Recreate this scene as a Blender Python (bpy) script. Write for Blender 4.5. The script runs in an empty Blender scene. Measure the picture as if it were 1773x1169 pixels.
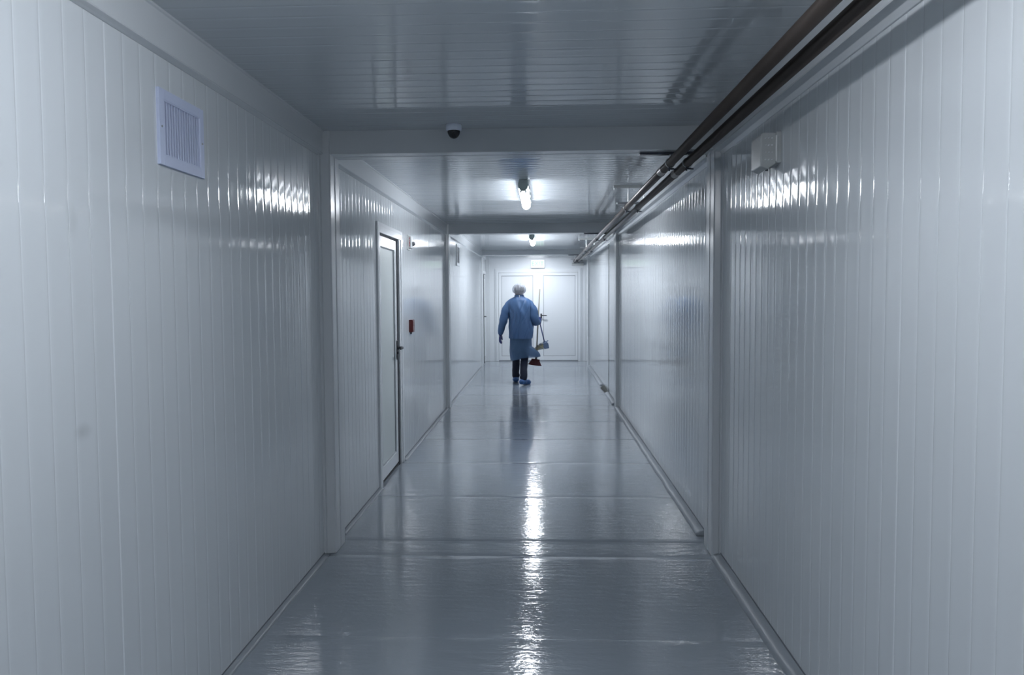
import bpy, math, random
from math import sin, cos, pi, radians, exp
from mathutils import Vector, Matrix, noise
random.seed(7)
S = bpy.context.scene
COL = S.collection

# ------------------------------------------------------------------ camera
YAW, PITCH, ROLL = 0.044744, -0.052961, -0.006073
FPX, PCX, PCY = 1363.68, 876.509, 583.324
cam_d = bpy.data.cameras.new('camera'); cam = bpy.data.objects.new('camera', cam_d); COL.objects.link(cam)
fw = Vector((-sin(YAW)*cos(PITCH), cos(YAW)*cos(PITCH), sin(PITCH)))
rt = Vector((cos(YAW), sin(YAW), 0)); up = rt.cross(fw)
r2 = rt*cos(ROLL)+up*sin(ROLL); u2 = -rt*sin(ROLL)+up*cos(ROLL)
cam.matrix_world = Matrix(((r2.x, u2.x, -fw.x, 0), (r2.y, u2.y, -fw.y, 0), (r2.z, u2.z, -fw.z, 1.5), (0, 0, 0, 1)))
cam_d.sensor_width = 36; cam_d.lens = FPX*36/1773
cam_d.shift_x = (886.5-PCX)/1773; cam_d.shift_y = (PCY-584.5)/1773
cam_d.clip_start = 0.02; cam_d.clip_end = 60
S.camera = cam

# ------------------------------------------------------------------ world, exposure, lamp power
w = bpy.data.worlds.new('world'); S.world = w; w.use_nodes = True
w.node_tree.nodes['Background'].inputs[0].default_value = (0, 0, 0, 1)
w.node_tree.nodes['Background'].inputs[1].default_value = 0
S.view_settings.view_transform = 'Standard'; S.view_settings.look = 'None'
S.view_settings.gamma = 1; S.view_settings.exposure = 0.0
S.view_settings.use_curve_mapping = False
LAMP_COL = (0.895, 0.935, 1.0)
LAMP_POWER = {'near': 69.0, 'mid': 61.0, 'far': 98.0, 'end': 132.0}

# ------------------------------------------------------------------ dimensions (metres)
XL, XR = -1.263, 1.012
ZC, ZH = 2.438, 2.308
Y0, YE = -1.5, 17.85
COLS = [(4.49, .062, .046), (10.386, .045, .038), (16.49, .020, .048)]

# ------------------------------------------------------------------ materials
def nodes(name):
    m = bpy.data.materials.new(name); m.use_nodes = True
    nt = m.node_tree; return m, nt, nt.nodes['Principled BSDF']
def mat(name, col, rough=.5, metal=0., spec=.5, bump=None, var=None, emit=None, coat=0.):
    m, nt, b = nodes(name)
    b.inputs['Base Color'].default_value = (*col, 1); b.inputs['Roughness'].default_value = rough
    b.inputs['Metallic'].default_value = metal; b.inputs['Specular IOR Level'].default_value = spec
    b.inputs['Coat Weight'].default_value = coat
    tc = nt.nodes.new('ShaderNodeTexCoord')
    if var:      # (scale, amount, [stretch])
        n = nt.nodes.new('ShaderNodeTexNoise'); n.inputs['Scale'].default_value = var[0]; n.inputs['Detail'].default_value = 4
        mp = nt.nodes.new('ShaderNodeMapping'); mp.inputs['Scale'].default_value = var[2] if len(var) > 2 else (1, 1, 1)
        nt.links.new(tc.outputs['Object'], mp.inputs[0]); nt.links.new(mp.outputs[0], n.inputs['Vector'])
        r = nt.nodes.new('ShaderNodeMapRange'); r.inputs[3].default_value = 1-var[1]; r.inputs[4].default_value = 1+var[1]
        nt.links.new(n.outputs['Fac'], r.inputs[0])
        mx = nt.nodes.new('ShaderNodeVectorMath'); mx.operation = 'SCALE'; mx.inputs[0].default_value = col
        nt.links.new(r.outputs[0], mx.inputs['Scale']); nt.links.new(mx.outputs[0], b.inputs['Base Color'])
    if bump:     # list of (scale, strength, distance, stretch)
        prev = None
        for sc, st, di, stch in bump:
            n = nt.nodes.new('ShaderNodeTexNoise'); n.inputs['Scale'].default_value = sc; n.inputs['Detail'].default_value = 3
            mp = nt.nodes.new('ShaderNodeMapping'); mp.inputs['Scale'].default_value = stch
            nt.links.new(tc.outputs['Object'], mp.inputs[0]); nt.links.new(mp.outputs[0], n.inputs['Vector'])
            bp = nt.nodes.new('ShaderNodeBump'); bp.inputs['Strength'].default_value = st; bp.inputs['Distance'].default_value = di
            nt.links.new(n.outputs['Fac'], bp.inputs['Height'])
            if prev: nt.links.new(prev.outputs[0], bp.inputs['Normal'])
            prev = bp
        nt.links.new(prev.outputs[0], b.inputs['Normal'])
    if emit:
        b.inputs['Emission Color'].default_value = (*emit[0], 1); b.inputs['Emission Strength'].default_value = emit[1]
    return m

def wall_mat():
    m = mat('painted_steel_panel', (.61, .645, .67), .065, spec=.5,
            bump=[(1, .5, .0010, (1, 5, .45)), (1, .10, .0003, (1, 70, 1.5))])
    nt = m.node_tree; b = nt.nodes['Principled BSDF']
    # two faint hand smudges on the left wall (dirt)
    geo = nt.nodes.new('ShaderNodeNewGeometry'); prev = None
    for (c, s, a) in [((XL, 2.096, 1.13), (1, 19, 30), .20), ((XL, 2.088, 1.705), (1, 30, 16), .08)]:
        sb = nt.nodes.new('ShaderNodeVectorMath'); sb.operation = 'SUBTRACT'; sb.inputs[1].default_value = c
        nz = nt.nodes.new('ShaderNodeTexNoise'); nz.inputs['Scale'].default_value = 14
        ml = nt.nodes.new('ShaderNodeVectorMath'); ml.operation = 'MULTIPLY'; ml.inputs[1].default_value = s
        ln = nt.nodes.new('ShaderNodeVectorMath'); ln.operation = 'LENGTH'
        nt.links.new(geo.outputs['Position'], sb.inputs[0]); nt.links.new(sb.outputs[0], ml.inputs[0]); nt.links.new(ml.outputs[0], ln.inputs[0])
        nt.links.new(geo.outputs['Position'], nz.inputs['Vector'])
        ad = nt.nodes.new('ShaderNodeMath'); ad.operation = 'ADD'; nt.links.new(ln.outputs['Value'], ad.inputs[0]); nt.links.new(nz.outputs['Fac'], ad.inputs[1])
        mr = nt.nodes.new('ShaderNodeMapRange'); mr.interpolation_type = 'SMOOTHSTEP'
        mr.inputs[1].default_value = .5; mr.inputs[2].default_value = 1.6; mr.inputs[3].default_value = 1-a; mr.inputs[4].default_value = 1
        nt.links.new(ad.outputs[0], mr.inputs[0])
        if prev:
            mm = nt.nodes.new('ShaderNodeMath'); mm.operation = 'MULTIPLY'; nt.links.new(prev.outputs[0], mm.inputs[0]); nt.links.new(mr.outputs[0], mm.inputs[1]); prev = mm
        else: prev = mr
    sc = nt.nodes.new('ShaderNodeVectorMath'); sc.operation = 'SCALE'; sc.inputs[0].default_value = (.61, .645, .67)
    nt.links.new(prev.outputs[0], sc.inputs['Scale']); nt.links.new(sc.outputs[0], b.inputs['Base Color'])
    return m

M = {}
M['wall'] = wall_mat()
M['ceil'] = mat('ceiling_steel_panel', (.55, .59, .62), .07, bump=[(1, .4, .0009, (.4, 5, 1)), (1, .1, .0005, (3, 50, 1))])
M['trim'] = mat('trim_steel', (.58, .61, .635), .20, bump=[(2, .2, .003, (1, 1, 1))])
M['floor'] = mat('grey_epoxy_floor', (.268, .302, .342), .085, spec=.6,
                 bump=[(1, .30, .005, (1.0, 3.0, 1)), (1, .6, .0032, (7, 26, 1)), (1, .6, .0011, (40, 85, 1))],
                 var=(2.0, .10))
M['cove'] = mat('painted_cove', (.25, .28, .31), .38, spec=.45, bump=[(14, .5, .004, (1, .5, 1)), (60, .25, .001, (1, 1, 1))])
M['pvc'] = mat('white_pvc', (.68, .71, .74), .25)
M['endp'] = mat('end_wall_panel', (.64, .67, .70), .3, bump=[(1, .3, .004, (4, 1, .5))])
M['leafp'] = mat('door_panel_sheet', (.57, .62, .62), .35)
M['gasket'] = mat('rubber_gasket', (.05, .055, .065), .6)
M['gasket_l'] = mat('grey_gasket', (.27, .29, .32), .5)
M['gapshade'] = mat('gap_shadow_grey', (.15, .165, .19), .6)  # dark tone standing in for the shadow line at the wall foot
M['black'] = mat('black_plastic', (.012, .014, .02), .35)
M['grille'] = mat('grille_enamel', (.56, .62, .80), .4)
M['darkbox'] = mat('duct_inside', (.16, .18, .26), .7)
M['pipe'] = mat('dark_steel_pipe', (.062, .050, .044), .36, metal=.35, bump=[(1, .5, .003, (30, 2, 30))], var=(6, .45, (1, .35, 1)))
M['zinc'] = mat('zinc_steel', (.50, .52, .54), .32, metal=.9)
M['dzinc'] = mat('dark_bolt', (.05, .06, .08), .4, metal=.6)
M['lampbody'] = mat('lamp_housing', (.50, .58, .57), .45)
M['lampend'] = mat('lamp_holder', (.35, .37, .38), .5)
M['white'] = mat('white_plastic', (.70, .72, .72), .35)
M['beige'] = mat('grey_beige_plastic', (.44, .46, .46), .35)
M['led'] = mat('speaker_hole', (.62, .64, .66), .12)
M['camring'] = mat('camera_ring', (.78, .84, .95), .4)
M['dome'] = mat('smoked_dome', (.01, .012, .018), .08, spec=.6)
M['red'] = mat('red_box', (.085, .008, .010), .35)
M['redtext'] = mat('red_print', (.5, .02, .03), .5)
M['lens'] = mat('dark_lens', (.10, .11, .12), .15)
M['green'] = mat('exit_green', (.28, .64, .40), .5, emit=((.35, 1, .5), .22))
M['exitface'] = mat('exit_face', (.8, .85, .83), .4, emit=((.90, 1, .96), .25))
M['skin'] = mat('skin', (.42, .25, .19), .5)
M['hair'] = mat('hair', (.03, .028, .03), .6)
M['glove'] = mat('blue_glove', (.015, .028, .15), .35)
M['trouser'] = mat('navy_cloth', (.010, .014, .032), .85, bump=[(30, .4, .004, (1, 1, 1))])
M['shoec'] = mat('blue_shoe_cover', (.028, .095, .26), .4, bump=[(25, .5, .006, (1, 1, 1))])
M['stickw'] = mat('pale_broom_stick', (.20, .195, .165), .5)
M['stickb'] = mat('blue_stick', (.03, .06, .24), .4)
M['broomred'] = mat('red_bristles', (.075, .006, .010), .6, bump=[(1, .8, .01, (120, 120, 2))])
M['panblue'] = mat('slate_blue_plastic', (.10, .15, .25), .4)
M['pangrey'] = mat('pale_grey_plastic', (.42, .44, .43), .45)
M['rag'] = mat('beige_rag', (.26, .25, .18), .9, bump=[(60, .8, .01, (1, 1, 1))])
M['stain'] = mat('dark_rubble', (.05, .055, .05), .8, bump=[(40, 1, .02, (1, 1, 1))])
M['eye'] = mat('eye', (.6, .6, .6), .2)

def film(name, col, alpha, transl):
    m, nt, b = nodes(name); out = nt.nodes['Material Output']
    b.inputs['Base Color'].default_value = (*col, 1); b.inputs['Roughness'].default_value = .38
    tc = nt.nodes.new('ShaderNodeTexCoord'); n = nt.nodes.new('ShaderNodeTexNoise'); n.inputs['Scale'].default_value = 16; n.inputs['Detail'].default_value = 4
    mp = nt.nodes.new('ShaderNodeMapping'); mp.inputs['Rotation'].default_value = (0, radians(35), 0); mp.inputs['Scale'].default_value = (1.6, 1, .35)
    bp = nt.nodes.new('ShaderNodeBump'); bp.inputs['Strength'].default_value = .7; bp.inputs['Distance'].default_value = .02
    nt.links.new(tc.outputs['Object'], mp.inputs[0]); nt.links.new(mp.outputs[0], n.inputs['Vector'])
    nt.links.new(n.outputs['Fac'], bp.inputs['Height']); nt.links.new(bp.outputs[0], b.inputs['Normal'])
    tl = nt.nodes.new('ShaderNodeBsdfTranslucent'); tl.inputs['Color'].default_value = (*[min(1, c*1.3) for c in col], 1)
    tr = nt.nodes.new('ShaderNodeBsdfTransparent'); tr.inputs['Color'].default_value = (*[min(1, c*.6+.45) for c in col], 1)
    a = nt.nodes.new('ShaderNodeMixShader'); a.inputs[0].default_value = transl
    c = nt.nodes.new('ShaderNodeMixShader'); c.inputs[0].default_value = alpha
    nt.links.new(b.outputs[0], a.inputs[1]); nt.links.new(tl.outputs[0], a.inputs[2])
    nt.links.new(tr.outputs[0], c.inputs[1]); nt.links.new(a.outputs[0], c.inputs[2]); nt.links.new(c.outputs[0], out.inputs[0])
    return m
M['gown'] = film('blue_gown_film', (.085, .172, .345), .96, .30)
M['skirt'] = film('blue_skirt_film', (.10, .19, .34), .66, .28)
M['cap'] = film('white_cap_film', (.50, .53, .58), .40, .25)

_em = {}
def glow(key):
    if key not in _em:
        _em[key] = mat('lit_diffuser_'+key, (.9, .9, .9), .4, emit=(LAMP_COL, LAMP_POWER[key]))
    return _em[key]

# ------------------------------------------------------------------ mesh helpers
class MB:
    def __init__(s): s.v = []; s.f = []; s.w = {}
    def quad(s, *ps):
        f = []
        for p in ps:
            key = (round(p[0], 5), round(p[1], 5), round(p[2], 5))
            if key not in s.w: s.w[key] = len(s.v); s.v.append(p)
            f.append(s.w[key])
        s.f.append(tuple(f))
    def add(s, vs, fs):
        o = len(s.v); s.v += [tuple(v) for v in vs]; s.f += [tuple(i+o for i in f) for f in fs]; return s
    def box(s, x0, x1, y0, y1, z0, z1, T=None):
        vs = [Vector((x, y, z)) for x in (x0, x1) for y in (y0, y1) for z in (z0, z1)]
        if T: vs = [T @ v for v in vs]
        return s.add(vs, [(0, 1, 3, 2), (4, 6, 7, 5), (0, 4, 5, 1), (2, 3, 7, 6), (0, 2, 6, 4), (1, 5, 7, 3)])
    def prism(s, prof, a, b, fn):
        """closed profile list of 2D points extruded from a to b; fn(p,q,t)->xyz"""
        n = len(prof); vs = [fn(p[0], p[1], a) for p in prof]+[fn(p[0], p[1], b) for p in prof]
        fs = [(i, (i+1) % n, n+(i+1) % n, n+i) for i in range(n)]+[tuple(range(n-1, -1, -1)), tuple(range(n, 2*n))]
        return s.add(vs, fs)
    def rings(s, rings, cap=True):
        n = len(rings[0]); vs = [v for r in rings for v in r]
        fs = [(k*n+i, k*n+(i+1) % n, (k+1)*n+(i+1) % n, (k+1)*n+i) for k in range(len(rings)-1) for i in range(n)]
        if cap: fs += [tuple(range(n-1, -1, -1)), tuple((len(rings)-1)*n+i for i in range(n))]
        return s.add(vs, fs)
    def limb(s, pts, rad, n=16, flat=1.0, ref=None, rnd=True, wob=0, seed=0):
        """tapering round limb along points with rounded ends; flat = ratio of second axis"""
        P = [Vector(p) for p in pts]; R = list(rad)
        # resample smoothly
        Q = []; RR = []
        m = 6 if len(P) > 2 else 8
        for i in range(len(P)-1):
            p0 = P[max(i-1, 0)]; p1 = P[i]; p2 = P[i+1]; p3 = P[min(i+2, len(P)-1)]
            for k in range(m):
                t = k/m
                Q.append(.5*((2*p1)+(p2-p0)*t+(2*p0-5*p1+4*p2-p3)*t*t+(3*p1-p0-3*p2+p3)*t*t*t))
                RR.append(R[i]*(1-t)+R[i+1]*t)
        Q.append(P[-1]); RR.append(R[-1])
        if rnd:
            d0 = (Q[0]-Q[1]).normalized(); d1 = (Q[-1]-Q[-2]).normalized()
            a = [Q[0]+d0*RR[0]*f*.8 for f in (.97, .8, .45)]; ar = [RR[0]*f for f in (.22, .6, .88)]
            b = [Q[-1]+d1*RR[-1]*f*.8 for f in (.45, .8, .97)]; br = [RR[-1]*f for f in (.88, .6, .22)]
            Q = a+Q+b; RR = ar+RR+br
        ref = Vector(ref) if ref else Vector((0.13, 1, .07)); rs = []
        for i, q in enumerate(Q):
            d = (Q[min(i+1, len(Q)-1)]-Q[max(i-1, 0)]).normalized()
            u = (ref-d*ref.dot(d)).normalized(); v = d.cross(u)
            ring = []
            for k in range(n):
                a_ = 2*pi*k/n; r = RR[i]
                if wob:
                    pp = q+u*cos(a_)*r+v*sin(a_)*r
                    r *= 1+wob*noise.noise(pp*14+Vector((seed, 0, 0)))+wob*.5*noise.noise(pp*34)
                ring.append(q+u*cos(a_)*r*flat+v*sin(a_)*r)
            rs.append(ring)
        return s.rings(rs)
    def tube(s, a, b, r, n=14, r2=None):
        a = Vector(a); b = Vector(b); d = (b-a).normalized(); r2 = r if r2 is None else r2
        ref = Vector((0, 0, 1)) if abs(d.z) < .9 else Vector((1, 0, 0)); u = d.cross(ref).normalized(); v = d.cross(u)
        return s.rings([[a+(u*cos(t)+v*sin(t))*r for t in [2*pi*k/n for k in range(n)]],
                        [b+(u*cos(t)+v*sin(t))*r2 for t in [2*pi*k/n for k in range(n)]]])
    def lathe(s, prof, c, axis='z', n=32):
        """prof: list (r, h)"""
        c = Vector(c); rs = []
        for r, h in prof:
            ring = []
            for k in range(n):
                t = 2*pi*k/n; a, b_ = r*cos(t), r*sin(t)
                ring.append(c+(Vector((a, b_, h)) if axis == 'z' else Vector((h, a, b_)) if axis == 'x' else Vector((a, h, b_))))
            rs.append(ring)
        return s.rings(rs)
    def torus(s, c, R, r, axis, a0=0, a1=2*pi, n=24, m=8):
        c = Vector(c); full = abs(a1-a0-2*pi) < 1e-4; rs = []
        ax = {'x': (Vector((0, 1, 0)), Vector((0, 0, 1))), 'y': (Vector((1, 0, 0)), Vector((0, 0, 1))), 'z': (Vector((1, 0, 0)), Vector((0, 1, 0)))}[axis]
        nn = ax[0].cross(ax[1])
        for k in range(n+1):
            t = a0+(a1-a0)*k/n; d = ax[0]*cos(t)+ax[1]*sin(t)
            rs.append([c+d*(R+r*cos(q))+nn*r*sin(q) for q in [2*pi*j/m for j in range(m)]])
        return s.rings(rs, cap=not full)
    def ball(s, c, rx, ry, rz, n=20, m=12, T=None):
        rs = []
        for j in range(m+1):
            ph = pi*(j+.0001)/(m+.0002)
            rs.append([Vector((rx*sin(ph)*cos(2*pi*k/n), ry*sin(ph)*sin(2*pi*k/n), -rz*cos(ph))) for k in range(n)])
        if T: rs = [[T @ v for v in r] for r in rs]
        return s.rings([[v+Vector(c) for v in r] for r in rs])
    def build(s, name, m, parent=None, smooth=False, bevel=0, remesh=0, kind=None, seg=2, lap=0):
        me = bpy.data.meshes.new(name); me.from_pydata(s.v, [], s.f); me.update()
        import bmesh
        b = bmesh.new(); b.from_mesh(me); bmesh.ops.recalc_face_normals(b, faces=b.faces); b.to_mesh(me); b.free()
        me.materials.append(m)
        for p in me.polygons: p.use_smooth = (len(p.vertices) == 4 and p.index < len(s.f)) if smooth == 'auto' else smooth
        if smooth == 'auto':
            import math as _m
            me.set_sharp_from_angle(angle=radians(50))
        o = bpy.data.objects.new(name, me); COL.objects.link(o)
        if parent is not None:
            o.parent = parent; o.matrix_parent_inverse = Matrix.Identity(4)
        if bevel:
            q = o.modifiers.new('bevel', 'BEVEL'); q.width = bevel; q.segments = seg; q.limit_method = 'ANGLE'
        if remesh:
            q = o.modifiers.new('remesh', 'REMESH'); q.mode = 'VOXEL'; q.voxel_size = remesh; q.use_smooth_shade = True
            if lap:
                q = o.modifiers.new('smooth', 'SMOOTH'); q.iterations = lap; q.factor = .5
        if kind: o['kind'] = kind
        return o

def tag(o, label=None, cat=None, group=None, kind=None):
    if label: o['label'] = label
    if cat: o['category'] = cat
    if group: o['group'] = group
    if kind: o['kind'] = kind
    return o
def empty(name, loc, label=None, cat=None, group=None, kind=None, rz=0):
    o = bpy.data.objects.new(name, None); COL.objects.link(o); o.location = loc; o.rotation_euler.z = rz
    o.empty_display_size = .05
    return tag(o, label, cat, group, kind)

# ------------------------------------------------------------------ ribbed sandwich panels
def ribs(y0, y1, pitch=.1, joint=1.1, jref=2.27):
    """(y, depth) break points: shallow grooves every pitch, deeper ones at panel joints"""
    out = [(y0, 0.)]
    k = math.ceil((y0+.03-jref)/pitch)
    ly = y0
    while jref+k*pitch < y1-.02:
        y = jref+k*pitch; j = (k % int(round(joint/pitch)) == 0)
        d, wv = (.0026, .0055) if j else (.0011, .0048)
        for q in range(1, 6):            # sheet is very slightly dished between two ribs
            t = q/6; out.append((ly+(y-wv-ly)*t, .00045*sin(pi*t)*((y-ly)/pitch)))
        for q in range(9):
            a = -1+q/4; out.append((y+a*wv, d*(.5+.5*cos(pi*a))-(.0006*sin(pi*a)**2 if j else 0)))
        ly = y+wv; k += 1
    out.append((y1, 0.)); return out
def ribbed(mb, segs, z0, z1, pos, holes=(), pitch=.1):
    """pos(y, z, depth) -> xyz"""
    for (a, b) in segs:
        br = ribs(a, b, pitch); cuts = sorted({h for q in holes for h in q[:2] if a < h < b})
        for c in cuts:
            for i in range(len(br)-1):
                if br[i][0] < c < br[i+1][0]:
                    t = (c-br[i][0])/(br[i+1][0]-br[i][0]); br.insert(i+1, (c, br[i][1]*(1-t)+br[i+1][1]*t)); break
        for (ya, da), (yb, db) in zip(br[:-1], br[1:]):
            ym = (ya+yb)/2; zs = [(z0, z1)]
            for h in holes:
                if h[0] < ym < h[1]:
                    nz = []
                    for (p, q) in zs:
                        if h[2] > p: nz.append((p, min(q, h[2])))
                        if h[3] < q: nz.append((max(p, h[3]), q))
                    zs = nz
            for (p, q) in zs:
                mb.quad(pos(ya, p, da), pos(yb, p, db), pos(yb, q, db), pos(ya, q, da))

V1 = (2.606, 2.884, 1.974, 2.158); V2 = (11.74, 12.06, 1.985, 2.225)
D1 = (6.055, 6.975, 0, 2.02); D2 = (17.06, 17.80, 0, 1.985)
mb = MB(); ribbed(mb, [(Y0, 4.47), (4.80, 10.37), (10.70, 16.47), (16.80, YE)], 0, ZC, lambda y, z, d: (XL-d, y, z), [V1, V2, D1, D2])
mb.box(XL-.1, XL-.085, Y0, D1[0], 0, ZC); mb.box(XL-.1, XL-.085, D1[1], D2[0], 0, ZC); mb.box(XL-.1, XL-.085, D1[0], D1[1], D1[3], ZC)
mb.box(XL-.1, XL-.085, D2[0], YE, D2[3], ZC)
mb.build('wall_left', M['wall'], kind='structure', smooth='auto')
mb = MB(); ribbed(mb, [(Y0, 4.47), (4.80, 10.37), (10.70, 16.47), (16.80, YE)], 0, ZC, lambda y, z, d: (XR+d, y, z))
mb.box(XR+.085, XR+.1, Y0, YE, 0, ZC)
mb.build('wall_right', M['wall'], kind='structure', smooth='auto')
# ceiling: transverse ribs, one panel field per container
mb = MB(); ribbed(mb, [(Y0, 4.49), (4.69, 10.386), (10.59, 16.49), (16.69, YE)], XL-.08, XR+.08, lambda y, x, d: (x, y, ZC+d))
mb.box(XL-.1, XR+.1, Y0, YE, ZC+.04, ZC+.06)
mb.build('ceiling', M['ceil'], kind='structure', smooth='auto')
# end walls
mb = MB(); ew = [(-1.05+.06, .85)]
mb.box(XL-.1, -.985, YE, YE+.08, 0, ZC+.05); mb.box(.85, XR+.1, YE, YE+.08, 0, ZC+.05); mb.box(-.985, .85, YE, YE+.08, 2.035, ZC+.05)
mb.build('wall_back', M['endp'], kind='structure')
MB().box(XL-.1, XR+.1, Y0-.08, Y0, 0, ZC+.05).build('wall_front', M['endp'], kind='structure')

# floor: painted boards 1.17 m wide, slightly cupped, with a seam at each board and each container joint
seams = [Y0, -.10, 1.07, 2.23, 3.372, 4.456, 4.733, 5.795, 6.985, 8.15, 9.28, 10.40, 10.68, 11.80, 12.92, 13.86, 15.0, 16.49, 16.75, YE+.1]
prof = []
for i, (a, b) in enumerate(zip(seams[:-1], seams[1:])):
    n = max(4, int((b-a)/.06)); amp = (.0005 if b-a > .6 else .0003)*(1+.5*math.sin(i*2.3)); tilt = .0006*math.sin(i*1.7+.4)
    base = -.0008 if b <= 4.74 else 0
    if i: prof.append((a-.001, (-.0005 if a in (4.456, 4.733, 3.372, 5.795, 6.985) else -.0002)+base))
    for k in range(n+1):
        t = k/n; y = a+.003+(b-a-.006)*t
        prof.append((y, base+amp*(sin(pi*t)**.8 if t not in (0, 1) else 0)+tilt*(t-.5)))
NX = 10
vs = []; fs = []
for j, (y, h) in enumerate(prof):
    for i in range(NX+1):
        x = (XL-.1)+(XR-XL+.2)*i/NX
        wv = .0012*noise.noise(Vector((x*1.4, y*1.1, 3)))
        vs.append((x, y, h+wv-.001))
for j in range(len(prof)-1):
    for i in range(NX):
        a = j*(NX+1)+i; fs.append((a, a+1, a+NX+2, a+NX+1))
mb = MB(); mb.add(vs, fs); mb.box(XL-.1, XR+.1, Y0, YE+.1, -.08, -.02)
fl = mb.build('floor', M['floor'], kind='structure', smooth=True)
fl.data.polygons.foreach_set('use_smooth', [abs(p.normal.z) > .995 for p in fl.data.polygons])

# coves (sealed painted bead along the wall feet)
def cove(side, segs, wd, ht, name, m):
    mb = MB(); X = XL if side < 0 else XR
    for (a, b) in segs:
        n = int((b-a)/.04)+2; rs = []
        for k in range(n+1):
            y = a+(b-a)*k/n; w_ = wd*(1+.12*noise.noise(Vector((y*3.1, side, 0)))+.08*noise.noise(Vector((y*11, side, 5))))
            h_ = ht*(1+.12*noise.noise(Vector((y*4.3, side, 9))))
            ring = []
            for t in (0, .25, .5, .75, 1):
                ang = t*pi/2
                ring.append((X-side*(w_*cos(ang)), y, h_*sin(ang)**.9-.001))
            ring += [(X+side*.01, y, h_), (X+side*.01, y, -.01), (X-side*w_, y, -.01)]
            rs.append(ring)
        mb.rings(rs)
    return mb.build(name, m, kind='structure', smooth=True)
cove(-1, [(Y0, 4.455), (4.83, 6.02), (7.05, 10.36), (10.71, 16.46)], .032, .012, 'baseboard_left', M['cove'])
cove(1, [(Y0, 4.45), (4.86, 10.35), (10.71, 11.93), (12.99, 16.44)], .058, .030, 'baseboard_right', M['cove'])
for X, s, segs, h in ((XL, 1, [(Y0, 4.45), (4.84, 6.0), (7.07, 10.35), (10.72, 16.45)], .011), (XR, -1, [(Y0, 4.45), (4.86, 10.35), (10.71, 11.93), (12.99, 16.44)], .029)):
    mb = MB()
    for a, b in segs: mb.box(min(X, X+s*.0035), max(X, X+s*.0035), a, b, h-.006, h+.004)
    mb.build('trim_%d' % (90 if s > 0 else 91), M['gapshade'], kind='structure')  # thin dark strips paint the gap shadow between wall and cove
mb = MB(); rs = []
for k in range(26):
    y = 11.95+1.02*k/25; t = k/25; w_ = .065*sin(pi*min(max(t, .05), .97))**.6*(1+.3*noise.noise(Vector((y*7, 0, 0))))
    h_ = .038*sin(pi*min(max(t, .05), .95))**.5*(1+.4*noise.noise(Vector((y*9, 3, 0))))
    rs.append([(XR-w_*cos(a), y, h_*sin(a)-.001) for a in (0, .4, .8, 1.2, pi/2)]+[(XR+.01, y, h_), (XR+.01, y, -.01), (XR-w_, y, -.01)])
mb.rings(rs); mb.build('trim_1', M['stain'], kind='structure', smooth=True)

# ------------------------------------------------------------------ columns, beams and edge rails of the containers
tn = 2
def trim(mb, bevel=.003, m=None):
    global tn
    o = mb.build('trim_%d' % tn, m or M['trim'], kind='structure', bevel=bevel); tn += 1; return o
for (yc, pl, pr) in COLS:
    for X, s, p in ((XL, -1, pl), (XR, 1, pr)):
        q = [(yc-.045, -.02), (yc-.045, p*.18), (yc-.018, p*.22), (yc-.010, p*.9), (yc, p), (yc+.085, p), (yc+.092, p-.008), (yc+.102, p-.008), (yc+.109, p),
             (yc+.195, p), (yc+.205, p*.35), (yc+.30, p*.30), (yc+.325, p*.05), (yc+.325, -.02)]
        trim(MB().prism(q, 0, ZC, lambda a, b, t, X=X, s=s: (X-s*b, a, t)), .0025)
    zb = 2.333 if yc > 16 else ZH
    q = [(yc, ZC+.02), (yc, zb), (yc+.093, zb), (yc+.095, zb+.004), (yc+.103, zb+.004), (yc+.105, zb), (yc+.20, zb), (yc+.20, ZC+.02)]
    trim(MB().prism(q, XL-.01, XR+.01, lambda a, b, t: (t, a, b)), .003)
spans = [(Y0, 4.49), (4.69, 10.386), (10.586, 16.49), (16.69, YE)]
for (a, b) in spans:
    # left rail with a thin bead at ceiling and a lip at the bottom
    q = [(-.02, ZC+.01), (.034, ZC+.01), (.034, ZC-.006), (.026, ZC-.010), (.024, ZH+.006), (.027, ZH), (.012, ZH-.006), (.004, ZH-.010), (-.02, ZH-.010)]
    trim(MB().prism(q, a, b, lambda u, v, t: (XL+u, t, v)), .0015)
    q = [(-.02, ZC+.01), (.062, ZC+.01), (.062, ZC-.006), (.054, ZC-.010), (.050, 2.302), (.054, 2.294), (.020, 2.290), (.006, 2.272), (-.02, 2.272)]
    trim(MB().prism(q, a, b, lambda u, v, t: (XR-u, t, v)), .0015)
# corner posts and head rail of the end wall
mb = MB(); mb.box(XL-.02, -1.165, YE-.03, YE+.01, 0, 2.338); mb.box(XL-.02, -1.225, YE-.04, YE, 0, 2.338); trim(mb)
mb = MB(); mb.box(.985, XR+.02, YE-.035, YE+.01, 0, 2.338); trim(mb)
mb = MB(); mb.box(XL-.02, XR+.02, YE-.03, YE+.01, 2.333, ZC+.02); mb.box(XL, XR, YE-.05, YE, 2.40, ZC+.02); trim(mb)
# dark joint strip in the right wall of the last container
trim(MB().box(XR-.004, XR+.01, 11.878, 11.897, .0, 2.29), 0, M['gasket'])

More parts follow.
